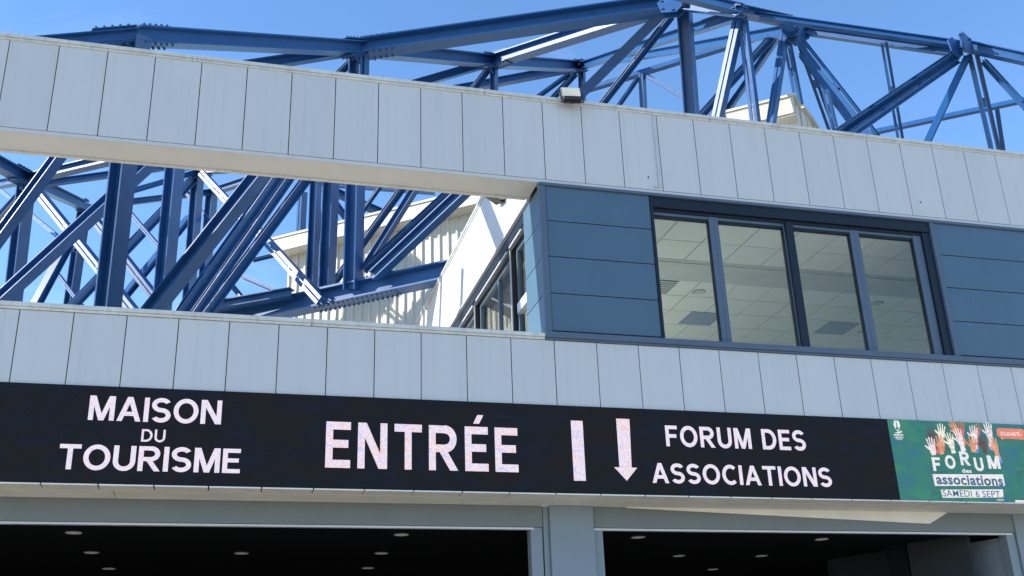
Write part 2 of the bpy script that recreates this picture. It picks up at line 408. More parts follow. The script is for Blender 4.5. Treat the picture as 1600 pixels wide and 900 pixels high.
# wing roof and terrace roof
part(MB().box(XW + 0.33, XR, 0.31, 11.0, 9.80, 9.94), 'flat_roof', M['roof'])
part(MB().box(XL, XW + 0.04, 0.33, 9.35, 5.6, 5.85), 'terrace_roof', M['roof'])

# --- under the band: screen soffit, header, columns, door openings
part(MB().box(XL, XR, 0.03, 0.30, 4.275, 5.298), 'band_core', M['joint'])
for i in range(-9, 30):
    x = -0.10 + 0.603 * i
    part(MB().box(x + 0.008, x + 0.595, -0.03, 0.240, 4.246, 4.270), 'soffit_panel', M['ledge'])
for a, b in ((-6, 1.25), (1.25, 5.45), (5.45, 10.0), (10.0, 18)):
    part(MB().box(a + 0.004, b - 0.004, 0.272, 0.716, 4.246, 4.270), 'soffit_panel', M['ledge'])
part(MB().box(XL, XR, -0.02, 0.72, 4.2705, 4.274), 'soffit_board', M['joint'])
# sagging end of the soffit trim over the second opening
part(MB().prism([(7.75, 0.70, 4.2455), (12.78, 0.70, 4.2455), (12.44, 0.70, 4.078), (7.75, 0.70, 4.235)], (0, 0.015, 0)), 'loose_soffit_trim', M['ledge'])
for a, b in ((XL, 6.572), (7.285, 13.9), (14.5, XR)):
    part(MB().box(a, b, 0.722, 0.80, 3.968, 4.268), 'door_header', M['greydark'], bevel=0.003)
    part(MB().box(a, b - 0.12 if b < 7 else b - 0.05, 0.728, 0.80, 3.936, 3.962), 'header_trim', M['alu'])
part(MB().box(6.655, 7.262, 0.66, 1.1, 0, 4.244), 'column', M['grey'], bevel=0.004)
part(MB().box(6.58, 6.652, 0.715, 1.1, 0, 4.244), 'column_edge', M['grey'], bevel=0.003)
part(MB().box(6.405, 6.565, 0.735, 0.9, 0, 3.964), 'door_jamb', M['grey'], bevel=0.003)
part(MB().box(7.275, 7.405, 0.735, 0.9, 0, 3.964), 'door_jamb', M['grey'], bevel=0.003)
part(MB().box(13.90, 14.5, 0.70, 1.1, 0, 4.244), 'column', M['grey'], bevel=0.004)
part(MB().box(13.74, 13.89, 0.735, 0.9, 0, 3.96), 'door_jamb', M['grey'], bevel=0.003)
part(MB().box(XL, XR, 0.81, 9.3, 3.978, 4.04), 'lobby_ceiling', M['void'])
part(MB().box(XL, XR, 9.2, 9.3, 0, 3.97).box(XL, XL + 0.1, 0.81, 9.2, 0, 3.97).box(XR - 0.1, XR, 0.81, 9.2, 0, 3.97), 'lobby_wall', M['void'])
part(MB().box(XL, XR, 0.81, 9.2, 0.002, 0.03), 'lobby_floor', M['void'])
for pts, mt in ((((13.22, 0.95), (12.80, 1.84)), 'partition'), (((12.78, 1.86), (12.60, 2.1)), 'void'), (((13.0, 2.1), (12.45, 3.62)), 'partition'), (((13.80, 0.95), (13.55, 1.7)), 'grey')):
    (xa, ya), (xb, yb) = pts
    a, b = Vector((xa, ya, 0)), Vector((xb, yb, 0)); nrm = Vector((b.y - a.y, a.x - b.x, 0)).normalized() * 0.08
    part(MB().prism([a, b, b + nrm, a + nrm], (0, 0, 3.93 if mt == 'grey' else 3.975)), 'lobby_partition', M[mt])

# --- cable conduit on the upper band
cp = part(MB().tube((8.362, -0.022, 8.80), (8.362, -0.022, 10.10), 0.012).tube((8.362, -0.022, 8.80), (8.30, -0.022, 8.785), 0.011), 'cable_conduit', M['alu'])
MB().box(8.335, 8.39, -0.036, -0.004, 9.0, 9.02).box(8.335, 8.39, -0.036, -0.004, 9.6, 9.62).box(8.28, 8.31, -0.04, -0.004, 8.77, 8.80).build('clip', M['alu'], cp)
for px, py in ((1013, 277), (1438, 316)):
    p = at_y(px, py, -0.006)
    part(MB().tube(p, p + Vector((0, -0.008, 0)), 0.012, 10), 'plug', M['black'])

# ================================================================== LED SCREEN
YS = -0.03
L = thing('led_screen', 'long black LED screen with white French lettering over the entrance doors', 'screen', (4.8, YS, 4.25))
XS0, XS1, XPO = -2.6, 15.4, 11.505
MB().box(XS0, XS1, YS, 0.02, 4.262, 5.412).build('screen_face', M['led_off'], L)
def text(body, x0, x1, z0, z1, mt, bold=0.02, y=YS - 0.003, name='lettering', parent=L, shear=0.0):
    cu = bpy.data.curves.new('lettering', 'FONT'); cu.body = body; cu.offset = bold; cu.resolution_u = 4
    cu.space_character = 1.06
    tmp = bpy.data.objects.new('lettering_source', cu); COL.objects.link(tmp)
    bpy.context.view_layer.update()
    me = bpy.data.meshes.new_from_object(tmp.evaluated_get(bpy.context.evaluated_depsgraph_get()))
    bpy.data.objects.remove(tmp); bpy.data.curves.remove(cu)
    xs = [v.co.x for v in me.vertices]; ys = [v.co.y for v in me.vertices]
    xa, xb, ya, yb = min(xs), max(xs), min(ys), max(ys)
    base = ORIGIN[parent.name]
    for v in me.vertices:
        fx = (v.co.x - xa) / (xb - xa); fz = (v.co.y - ya) / (yb - ya)
        v.co = Vector((x0 + (x1 - x0) * fx, y, z0 + (z1 - z0) * fz)) - base
    me.name = name
    o = bpy.data.objects.new(name, me); COL.objects.link(o); o.parent = parent
    me.materials.clear(); me.materials.append(mt)
    ORIGIN[o.name] = base
    return o
def dia(x0, z0, x1, z1, w): return [(x0 - w / 2, z0), (x0 + w / 2, z0), (x1 + w / 2, z1), (x1 - w / 2, z1)]
def rec(x0, x1, z0, z1): return [(x0, z0), (x1, z0), (x1, z1), (x0, z1)]
def arc(cx, cz, rx, rz, a0, a1, t, n=14):
    out = []
    for k in range(n):
        p, q = (math.radians(a0 + (a1 - a0) * j / n) for j in (k, k + 1))
        out.append([(cx + (rx + s_ * t / 2) * math.cos(g), cz + (rz + s_ * t / 2 * .94) * math.sin(g)) for s_, g in ((1, p), (1, q), (-1, q), (-1, p))])
    return out
def glyph(c, t):
    """width and polygons of one capital, cap height 1"""
    b = t * .88
    if c == 'M': return .98, [rec(0, t, 0, 1), rec(.98 - t, .98, 0, 1), dia(t * .72, 1, .49, 0, t * 1.05), dia(.98 - t * .72, 1, .49, 0, t * 1.05)]
    if c == 'A': return .92, [dia(t * .53, 0, .46, 1, t * 1.06), dia(.92 - t * .53, 0, .46, 1, t * 1.06), rec(.20, .72, .22, .22 + b)]
    if c == 'I': return t, [rec(0, t, 0, 1)]
    if c == 'S':
        r = .255 - t * .235
        return .76, arc(.38, 1.01 - t * .47 - r, .38 - t / 2, r, 28, 270, t) + arc(.38, -.01 + t * .47 + r, .38 - t / 2, r, 90, -152, t)
    if c == 'O': return .98, arc(.49, .5, .49 - t / 2, .515 - t * .47, 0, 360, t, 28)
    if c == 'C': return .84, arc(.47, .5, .47 - t / 2, .515 - t * .47, 48, 312, t, 24)
    if c == 'N': return .82, [rec(0, t, 0, 1), rec(.82 - t, .82, 0, 1), dia(t * .62, 1, .82 - t * .62, 0, t * 1.2)]
    if c == 'D': return .84, [rec(0, t, 0, 1), rec(t, .36, 0, b), rec(t, .36, 1 - b, 1)] + arc(.36, .5, .48 - t / 2, .5 - b / 2, -90, 90, t, 16)
    if c == 'U': return .82, [rec(0, t, .37, 1), rec(.82 - t, .82, .37, 1)] + arc(.41, .37, .41 - t / 2, .385 - t * .47, 180, 360, t, 16)
    if c == 'T': return .78, [rec(0, .78, 1 - b, 1), rec(.39 - t / 2, .39 + t / 2, 0, 1 - b)]
    if c in 'RP':
        g = [rec(0, t, 0, 1), rec(t, .46, 1 - b, 1), rec(t, .46, .40, .40 + b)] + arc(.46, .70, .34 - t / 2, .30 - b / 2, -90, 90, t, 14)
        return (.84, g + [dia(.42, .41, .84 - t * .62, 0, t * 1.2)]) if c == 'R' else (.80, g)
    if c in 'E\u00c9':
        g = [rec(0, t, 0, 1), rec(t, .68, 0, b), rec(t, .68, 1 - b, 1), rec(t, .62, .5 - b / 2 + .02, .5 + b / 2 + .02)]
        return .68, g + ([dia(.34, 1.07, .47, 1.27, t * .9)] if c != 'E' else [])
    if c == 'F': return .66, [rec(0, t, 0, 1), rec(t, .66, 1 - b, 1), rec(t, .60, .5 - b / 2, .5 + b / 2)]
    return .34, []
def caps(body, x0, x1, z0, z1, mt, t=.2, gap=.13, lift=0.003, par=L, name='letter'):
    """one flat lit shape per letter, fitted between x0 and x1"""
    G = [glyph(c, t) for c in body]
    tot = sum(w for w, _ in G) + gap * (len(G) - 1)
    kx, kz, x = (x1 - x0) / tot, z1 - z0, x0
    for w, polys in G:
        if polys:
            mb = MB()
            for i, P in enumerate(polys):
                mb.add([(x + a * kx, YS - lift - i * 2e-5, z0 + b_ * kz) for a, b_ in P], [list(range(len(P)))])
            o = mb.build(name, mt, par)
        x += (w + gap) * kx
caps('MAISON', 0.915, 2.40, 5.000, 5.293, M['led_white'], .19, .10)
caps('DU', 1.52, 1.785, 4.764, 4.912, M['led_white'], .17, .16)
caps('TOURISME', 0.655, 2.652, 4.420, 4.710, M['led_white'], .19, .10)
caps('ENTR\u00c9E', 3.642, 6.056, 4.515, 5.084, M['led_moire'], .195, .20)
caps('FORUM DES', 8.095, 10.16, 4.914, 5.196, M['led_white'], .195, .15)
caps('ASSOCIATIONS', 7.855, 10.48, 4.422, 4.685, M['led_white'], .195, .13)
def flatpoly(name, polys, mt, y=YS - 0.003, parent=L):
    mb = MB()
    for P in polys:
        mb.add([(a, y, b) for a, b in P], [list(range(len(P)))])
    return mb.build(name, mt, parent)
flatpoly('divider_bar', [[(6.782, 4.427), (6.942, 4.427), (6.945, 5.213), (6.782, 5.213)]], M['led_moire'])
flatpoly('down_arrow', [[(7.41, 4.615), (7.58, 4.615), (7.60, 5.263), (7.413, 5.263)], [(7.338, 4.6145), (7.50, 4.44), (7.656, 4.6145)]], M['led_moire'])
# the poster at the right end
P_ = flatpoly('poster', [[(XPO, 4.263), (XS1, 4.263), (XS1, 5.411), (XPO, 5.411)]], M['green'], YS - 0.002)
ORIGIN[P_.name] = ORIGIN[L.name]
def on_poster(name, polys, mt, lift): return flatpoly(name, polys, mt, YS - 0.002 - lift * 0.0006, P_)
on_poster('poster_shape', [[(11.85, 5.41), (12.55, 5.41), (13.05, 4.75), (12.5, 4.264), (11.95, 4.264), (12.25, 4.8)], [(13.25, 4.264), (13.65, 5.1), (14.3, 5.41), (15.2, 5.41), (15.2, 4.264)]], M['green2'], 1)
def hand(cx, cz, h, tilt, skin, sleeve, lift):
    """raised open hand: palm, four fingers and thumb, on a forearm"""
    ca, sa = math.cos(tilt), math.sin(tilt)
    def T(P): return [(cx + (x * ca - z * sa) * h, cz + (x * sa + z * ca) * h) for x, z in P]
    polys = [T([(-.17, -.30), (.15, -.30), (.22, .02), (.20, .16), (-.20, .16), (-.23, 0)]), T([(-.13, -.75), (.13, -.75), (.14, -.29), (-.15, -.29)])]
    for x, a, ln in ((-.17, .20, .38), (-.055, .06, .47), (.06, -.06, .45), (.165, -.22, .36)):
        dx, dz = -math.sin(a), math.cos(a); w = .047
        b = (x, .13); e = (x + dx * ln, .13 + dz * ln)
        polys.append(T([(b[0] - dz * w, b[1] + dx * w), (b[0] + dz * w, b[1] - dx * w), (e[0] + dz * w * .7, e[1] - dx * w * .7), (e[0] + dx * .03, e[1] + dz * .03), (e[0] - dz * w * .7, e[1] + dx * w * .7)]))
    polys.append(T([(-.20, -.12), (-.22, .04), (-.40, .17), (-.46, .12), (-.36, .0)]))
    on_poster('printed_hand', polys, SK[skin], lift)
    on_poster('printed_sleeve', [T([(-.19, -1.0), (.19, -1.0), (.17, -.52), (-.17, -.52)])], SL[sleeve], lift - 0.5)
HX = lambda zx, zy: at_y(1370 + zx * 230 / 1294, 640 + zy * 160 / 900, -0.035)
for zx, zy, sz, tl, sk, sv, lf in ((690, 165, .17, .5, 4, 3, 3), (745, 175, .17, -.1, 2, 3, 4), (880, 195, .17, -.3, 2, 0, 4), (487, 235, .18, .1, 1, 0, 5), (568, 205, .19, -.15, 3, 0, 6),
                                     (650, 285, .19, .1, 3, 2, 9), (727, 250, .2, .15, 0, 4, 8), (855, 225, .2, -.1, 0, 1, 7), (985, 195, .2, .0, 0, 4, 7), (560, 305, .19, -.05, 4, 0, 10),
                                     (485, 330, .2, .05, 0, 0, 12), (845, 310, .19, -.1, 4, 1, 11), (935, 305, .19, .1, 1, 3, 10), (1035, 320, .19, .15, 4, 1, 12)):
    q = HX(zx, zy); hand(q.x, q.z - .012, sz * 1.3, tl, sk, sv, lf)
q = [HX(*p) for p in ((480, 400), (1075, 385), (1085, 470), (490, 500))]
def ptext(body, x0, x1, z0, z1, mt, bold, lift): return text(body, x0, x1, z0, z1, mt, bold, YS - 0.002 - lift * 0.0006, 'poster_lettering', P_)
on_poster('poster_shape', [[(12.09, 4.66), (13.25, 4.66), (13.24, 4.935), (12.98, 4.945), (12.72, 4.99), (12.55, 4.95), (12.12, 4.905)]], M['green2'], 14)
for ch, a, b, c, d in (('F', 12.112, 12.245, 4.682, 4.878), ('O', 12.325, 12.495, 4.722, 4.912), ('R', 12.583, 12.745, 4.775, 4.975), ('U', 12.805, 12.955, 4.700, 4.893), ('M', 13.035, 13.24, 4.738, 4.930)):
    caps(ch, a, b, c, d, M['poster_white'], .23, 0, .002 + .0006 * 16, P_, 'poster_letter')
ptext('des', 12.575, 12.735, 4.667, 4.728, M['poster_white'], 0.03, 17)
on_poster('poster_box', [[(12.088, 4.470), (13.250, 4.496), (13.252, 4.660), (12.082, 4.636)]], M['poster_white'], 15)
ptext('associations', 12.125, 13.225, 4.492, 4.632, M['poster_navy'], 0.03, 16)
on_poster('poster_box', [[(12.178, 4.306), (13.182, 4.328), (13.198, 4.444), (12.168, 4.420)]], M['poster_white'], 15)
ptext('SAMEDI 6 SEPT.', 12.19, 13.165, 4.325, 4.418, M['poster_navy'], 0.006, 16)
ptext('2025', 13.065, 13.180, 4.280, 4.306, M['poster_white'], 0.02, 16)
bub = [(13.345, 5.345), (13.30, 5.32), (13.295, 5.24), (13.34, 5.20), (13.37, 5.165), (13.40, 5.19), (13.74, 5.185), (13.79, 5.21), (13.79, 5.32), (13.74, 5.345)]
on_poster('speech_bubble', [bub], M['orange'], 13)
ptext('SOLIDARIT\u00c9 !', 13.355, 13.72, 5.232, 5.306, M['poster_white'], 0.02, 16)
flatpoly('poster_tab', [[(13.37, 4.2635), (14.6, 4.2635), (14.6, 4.295), (13.37, 4.295)]], M['poster_white'], YS - 0.006, P_)
# white emblem: flame of petals over five rings
lx = 11.648
on_poster('emblem', [[(lx - .055, 5.33), (lx - .03, 5.395), (lx - .004, 5.40), (lx - .012, 5.30), (lx - .035, 5.275)], [(lx + .004, 5.40), (lx + .04, 5.39), (lx + .058, 5.33), (lx + .03, 5.275), (lx + .006, 5.30)],
                     [(lx - .045, 5.285), (lx, 5.235), (lx + .05, 5.285), (lx + .01, 5.262), (lx - .012, 5.262)], [(lx - .06, 5.215), (lx + .0, 5.232), (lx + .07, 5.25), (lx + .06, 5.222), (lx, 5.205)],
                     [(lx - .08, 5.182), (lx + .08, 5.186), (lx + .08, 5.198), (lx - .08, 5.194)]], M['poster_white'], 3)
rings = []
for k, (dx, dz) in enumerate(((-.05, 0), (0, 0), (.05, 0), (-.025, -.022), (.025, -.022))):
    for s in range(12):
        a0, a1 = 2 * math.pi * s / 12, 2 * math.pi * (s + 1) / 12
        rings.append([(lx + dx + r * math.cos(a), 5.158 + dz + r * math.sin(a)) for r, a in ((.024, a0), (.024, a1), (.017, a1), (.017, a0))])
on_poster('emblem', rings, M['poster_white'], 3)

# ================================================================== LAMPS ON THE BUILDING
F = thing('floodlight', 'black floodlight with pale glass standing on the upper edge of the white band', 'floodlight', (7.06, 0.02, 10.11))
c = at_y(892, 146, -0.10)
ax = Vector((0.97, -0.14, 0.0)).normalized(); nz_ = Vector((0.0, -0.86, 0.30)).normalized(); nz_ = (nz_ - ax * nz_.dot(ax)).normalized(); up_ = nz_.cross(ax)
if up_.z < 0: up_ = -up_
MB().obox(c, ax * .15, up_ * .115, nz_ * .022).build('housing', M['black'], F, bevel=0.008)
MB().obox(c + nz_ * .0255, ax * .135, up_ * .10, nz_ * .003).build('lamp_glass', M['lens'], F)
MB().obox(c - up_ * .155 + nz_ * .01, ax * .135, up_ * .038, nz_ * .045).build('driver_box', M['black'], F, bevel=0.01)
fb = MB()
for s in (-1, 1): fb.tube(c + ax * .165 * s, c + ax * .165 * s - up_ * .20, .010)
fb.tube(c - ax * .165 - up_ * .20, c + ax * .165 - up_ * .20, .010).tube(c - up_ * .20, (c - up_ * .20).xy.to_3d() + Vector((0, .10, 10.112)), .012)
fb.build('bracket', M['black'], F)
MB().tube(c - up_ * .18 - ax * .05 + nz_ * .02, c - up_ * .24 - ax * .01, .006).tube(c - up_ * .24 - ax * .01, c - up_ * .20 + ax * .06, .006).build('cable', M['black'], F)

F2 = thing('floodlight', 'small black floodlight with shiny fins on the white return wall under the frame beam', 'floodlight', (6.5, 1.9, 9.35))
c2 = Vector((6.40, 1.95, 9.42))
MB().obox(c2, Vector((.10, .03, -.05)), Vector((-.02, .15, .05)), Vector((.03, 0, .06))).build('housing', M['black'], F2, bevel=0.008)
fm = MB()
for k in range(4): fm.obox(c2 + Vector((.04, -.18 - .035 * k, -.03)), Vector((.055, 0, 0)), Vector((0, .006, 0)), Vector((0, 0, .09 - .012 * k)))
fm.build('cooling_fins', M['chrome'], F2)
MB().tube(c2 + Vector((.05, .05, .05)), (6.525, 2.05, 9.52), .015).tube(c2 + Vector((.05, -.12, .0)), (6.525, 1.85, 9.45), .012).build('bracket', M['chrome'], F2)

def at_z(px, py, z):
    d = ray(px, py); return CAM + d * ((z - CAM.z) / d.z)
dl = [((115, 833), 'nearest recessed lamp at the left end of the lobby ceiling'), ((143, 864), 'second recessed lamp from the door at the left end of the lobby'), ((170, 889), 'third recessed lamp from the door, low at the left end of the lobby'),
      ((377, 865), 'lone recessed lamp in the dark lobby ceiling below the end of the word TOURISME'), ((627, 836), 'nearest recessed lamp in the left opening beside the central column'), ((596, 865), 'second recessed lamp from the header, left opening near the column'),
      ((575, 888), 'third recessed lamp from the header, left opening near the column'), ((997, 840), 'nearest recessed lamp just right of the central column'), ((1061, 869), 'second recessed lamp right of the central column'),
      ((1114, 890), 'lowest recessed lamp right of the central column'), ((1284, 843), 'nearest recessed lamp in the middle of the right opening'), ((1190, 869), 'second recessed lamp in the middle of the right opening')]
for (px, py), lb in dl:
    p = at_z(px, py, 3.97)
    t = thing('recessed_lamp', lb, 'ceiling lamp', p, 'recessed lamps in the dark lobby ceiling')
    rr = 0.095
    ring = MB()
    for s in range(20):
        a0, a1 = 2 * math.pi * s / 20, 2 * math.pi * (s + 1) / 20
        q_ = [p + Vector((r * math.cos(a), r * math.sin(a), 0)) for r, a in ((rr, a0), (rr, a1), (rr + .012, a1), (rr + .012, a0))]
        ring.prism(q_, (0, 0, .01))
    ring.build('rim', M['greydark'], t)
    MB().tube(p + Vector((0, 0, .002)), p + Vector((0, 0, .009)), rr - .001, 20).build('diffuser', M['lamp'], t)

def office(name, label, cat, px, py, w, d, mt, group=None, round_=False):
    p = at_z(px, py, ZC - 0.004)
    t = thing(name, label, cat, p, group)
    if round_:
        MB().tube(p, p + Vector((0, 0, .0035)), w / 2 + .02, 20).build('rim', M['grid'], t)
        MB().tube(p - Vector((0, 0, .010)), p - Vector((0, 0, .0005)), w / 2, 20).build('grille', mt, t)
    else:
        MB().box(p.x - w / 2, p.x + w / 2, p.y - d / 2, p.y + d / 2, p.z - .004, p.z + .0035).build('face', mt, t)
        MB().box(p.x - w / 2 - .012, p.x - w / 2, p.y - d / 2, p.y + d / 2, p.z - .006, p.z + .0035).box(p.x + w / 2, p.x + w / 2 + .012, p.y - d / 2, p.y + d / 2, p.z - .006, p.z + .0035).build('rim', M['grid'], t)
    return t
office('ceiling_light', 'blue grey square ceiling light seen through the leftmost window pane', 'ceiling light', 1095, 498, .62, .64, M['flatlamp'], 'square lights in the office ceiling')
office('ceiling_light', 'blue grey square ceiling light seen through the third window pane', 'ceiling light', 1307, 513, .62, .64, M['flatlamp'], 'square lights in the office ceiling')
office('ceiling_speaker', 'round grey ceiling speaker seen through the leftmost window pane', 'speaker', 1092, 456, .20, .2, M['plaster'], 'round speakers in the office ceiling', True)
office('ceiling_speaker', 'round grey ceiling speaker seen through the rightmost window pane', 'speaker', 1371, 474, .20, .2, M['plaster'], 'round speakers in the office ceiling', True)
tv = thing('air_vent', 'dark slatted air vent in the office ceiling behind the leftmost pane', 'air vent', (9.55, 3.03, ZC))
MB().box(9.12, 9.84, 2.76, 3.36, ZC - .006, ZC - .003).build('backing', M['black'], tv)
vs = None
for k in range(7):
    loc = (9.48, 2.80 + k * .086, ZC - .012)
    if vs is None: vs = MB().box(9.12, 9.84, loc[1] - .022, loc[1] + .022, ZC - .018, ZC - .007).build('slat', M['plaster'], tv, loc=loc)
    else: share(vs, 'slat', tv, loc)
office('exit_lamp', 'narrow white strip lamp on the ceiling beside the third window pane', 'lamp', 1350, 519.5, .22, .07, M['alu'])

# ================================================================== HALL BEHIND
T = Vector((-.7691, .6391, 0)); N = Vector((-.6391, -.7691, 0))
KN = Vector((4.987, 8.547, 10.30))
HO = KN - N * 2.4
def hp(s, z, off=0.0):
    p = HO + T * s + N * off; return Vector((p.x, p.y, z))
H = thing('sports_hall', 'cream ribbed metal hall with overhanging pale eaves behind the blue trusses', 'building', tuple(hp(0, 0)))
def hslab(s0, s1, z0, z1, o0, o1):
    a, b = hp(s0, z0, o0), hp(s1, z0, o0); d = N * (o1 - o0)
    return MB().prism([a, b, b + d, a + d], (0, 0, z1 - z0))
S_L, S_R, Z0 = 3.6, -9.36, 9.95
EW = Vector((.735, .678, 0)); EN = Vector((.678, -.735, 0))
hslab(S_R, S_L, Z0, 12.95, -0.4, 0).build('ribbed_wall', M['hall'], H)
hslab(0.6, S_L, 0, Z0 - 0.002, -0.4, -0.003).build('lower_wall', M['hall'], H)
def eslab(z0, z1, o0, o1, l0=0.0, l1=12.0):
    """slab along the hall's end wall, o = distance outside it"""
    q = hp(S_R, z0); return MB().prism([q + EN * o0 + EW * l0, q + EN * o0 + EW * l1, q + EN * o1 + EW * l1, q + EN * o1 + EW * l0], (0, 0, z1 - z0))
eslab(Z0 + .001, 13.70, -.35, -.004, .02).build('end_wall', M['hall'], H)
def wall_piece(name, s, off, mb, rep_n, step):
    src = None
    for k in range(rep_n):
        loc = hp(s - k * step, Z0, off)
        if src is None: src = mb.build(name, M['hall'], H, loc=loc)
        else: share(src, name, H, loc)
mb = MB(); d = T * 0.020; s0 = S_L - .05
mb.prism([hp(s0, Z0, .001) - d * 1.5, hp(s0, Z0, .001) + d * 1.5, hp(s0, Z0, .045) + d, hp(s0, Z0, .045) - d], (0, 0, 2.90))
wall_piece('wall_rib', s0, .001, mb, 54, .24)
mb = MB(); d = T * 0.012; s0 = S_L - .17
for off in (-.05, 0, .05):
    mb.prism([hp(s0, Z0, .001) + T * off - d, hp(s0, Z0, .001) + T * off + d, hp(s0, Z0, .006) + T * off], (0, 0, 2.90))
wall_piece('wall_groove', s0, .001, mb, 53, .24)
# overhanging eaves with fascia boards and capping
for k in range(7):
    a = 3.9 - k * 1.68; b = a - 1.675
    hslab(b, a, 12.84, 13.19, 0.37, 0.40).build('fascia_board', M['hallfascia'], H)
hslab(-7.85, 3.9, 12.82, 12.86, 0.002, 0.369).build('eaves_soffit', M['hall'], H)
hslab(-7.85, 3.9, 13.195, 13.25, -0.4, 0.43).build('eaves_cap', M['hallfascia'], H)
hslab(S_R, -7.86, 12.951, 13.60, -0.4, 0.0).build('upper_wall', M['hall'], H)
hslab(-9.38, -7.95, 13.22, 13.60, 0.30, 0.33).build('fascia_board', M['hallfascia'], H)
hslab(-9.38, -7.95, 13.18, 13.215, 0.002, 0.299).build('eaves_soffit', M['hall'], H)
hslab(-9.44, -7.9, 13.605, 13.66, -0.4, 0.36).build('eaves_cap', M['hallfascia'], H)
eslab(13.705, 13.79, -.3, .08, .42).build('eaves_cap', M['hallfascia'], H)
src = None
for k in range(24):
    q = hp(S_R, Z0) + EW * (.30 + k * .48)
    if src is None:
        src = MB().prism([q + EW * .02, q - EW * .02, q - EW * .02 + EN * .03, q + EW * .02 + EN * .03], (0, 0, 3.74)).build('wall_rib', M['hall'], H, loc=q)
    else: share(src, 'wall_rib', H, q)
hslab(-8.88, S_L, 12.6, 12.70, -12.0, -0.41).build('hall_roof', M['roof'], H)

# ================================================================== STEEL ROOF TRUSS
R_ = thing('steel_truss', 'dark blue steel space truss of columns, chords and diagonals rising behind the frame beam', 'truss', (2, 8, 5.85))
def hsec(mb, p0, p1, h, b, ref, kind='H'):
    """rolled section along p0-p1; the open side of the web looks towards ref"""
    a = (p1 - p0).normalized()
    w = (ref - a * ref.dot(a)).normalized()          # web normal
    f = a.cross(w).normalized()                      # flange normal
    c = (p0 + p1) / 2; hl = (p1 - p0).length / 2
    tf, tw = max(.014, b * .10), max(.010, b * .07)
    if kind == 'H':
        mb.obox(c + f * (h / 2 - tf / 2), a * hl, w * b / 2, f * tf / 2)
        mb.obox(c - f * (h / 2 - tf / 2), a * hl, w * b / 2, f * tf / 2)
        mb.obox(c, a * (hl - .002), w * tw / 2, f * (h / 2 - tf - .0005))
    elif kind == 'L':                                # two angles back to back with packing plates
        g = b * .14
        for s in (-1, 1):
            mb.obox(c + f * s * (g + tf / 2), a * hl, w * b / 2, f * tf / 2)
            mb.obox(c + f * s * (g + tf + h * .21) - w * (b / 2 - tf / 2), a * hl, w * tf / 2, f * h * .21)
        n = max(2, int(hl * 2 / 1.1))
        for k in range(1, n):
            mb.obox(c + a * (hl * (2 * k / n - 1)), a * .09, w * b * .42, f * (g - .001))
    elif kind == 'D':                                # two channels, flat backs towards the viewer, a slit between
        g = h * .09
        for s in (-1, 1):
            mb.obox(c + f * s * (g + h * .21) + w * (b / 2 - tf / 2), a * hl, w * tf / 2, f * h * .21)
            mb.obox(c + f * s * (g + h * .42 - tf / 2) - w * (tf / 2 + .001), a * hl, w * (b / 2 - tf / 2 - .001), f * tf / 2)
        n = max(2, int(hl * 2 / 1.3))
        for k in range(1, n):
            mb.obox(c + a * (hl * (2 * k / n - 1)), a * .09, w * b * .35, f * (g - .001))
    elif kind == 'B':
        mb.obox(c, a * hl, w * b / 2, f * h / 2)
Zv = Vector((0, 0, 1))
def member(name, A, Bp, wpx, kind='H', ref='N', e0=0.0, e1=0.0, k=1.0, ratio=1.0):
    """A, Bp = (px, py, distance); wpx = apparent width in the photo"""
    p0, p1 = at_d(*A), at_d(*Bp)
    d = p1 - p0
    p0, p1 = p0 - d * e0, p1 + d * e1
    size = wpx * (A[2] + Bp[2]) / 2 / FPX / (1.28 if kind == 'H' else 1.15) * k
    size *= {'diagonal': .86, 'ring_chord': .92, 'column': .95}.get(name, 1.0)
    if ref == 'N': rv = N
    elif ref == 'S': rv = Vector((-.79, -.60, .11))
    elif ref == 'E': rv = (-T - N * 0.15)
    else:                                            # horizontal, towards the viewer
        a = d.normalized(); rv = a.cross(Zv)
        if rv.dot(CAM - p0) < 0: rv = -rv
    mb = MB(); hsec(mb, p0, p1, size * ratio, size, rv, kind)
    return mb.build(name, M['steel'], R_)
def gusset(px, py, d, r, bolts=6, ref=None, sides=6):
    p = at_d(px, py, d); n = (ref or N).normalized()
    u = n.cross(Zv).normalized(); v = u.cross(n)
    pl = [p + (u * math.cos(2 * math.pi * i / sides + .3) * 1.25 + v * math.sin(2 * math.pi * i / sides + .3)) * r for i in range(sides)]
    g = MB().prism([q + n * .10 for q in pl], n * .02).prism([q - n * .12 for q in pl], n * .02).build('gusset_plate', M['steel'], R_)
    bm_ = MB()
    for i in range(bolts):
        a = 2 * math.pi * (i + .5) / bolts
        q = p + (u * math.cos(a) * .95 + v * math.sin(a) * .72) * r
        bm_.tube(q + n * .1205, q + n * .15, .028, 6)
    b = bm_.build('bolts', M['bolt'], g); b['kind'] = 'stuff'
    return g

A1, A2, B2, C2 = (215, 56, 17), (565, 76, 23), (770, 96, 29), (905, 104, 35)
N3, D_, E_, G_ = (1052, 6, 24), (1157, 22, 22.4), (1236, 46, 23.6), (1500, 70, 20.8)
Q1, Q2, Q3, P4 = (42, 280, 27), (132, 322, 35), (310, 268, 36), (331, 300, 40)
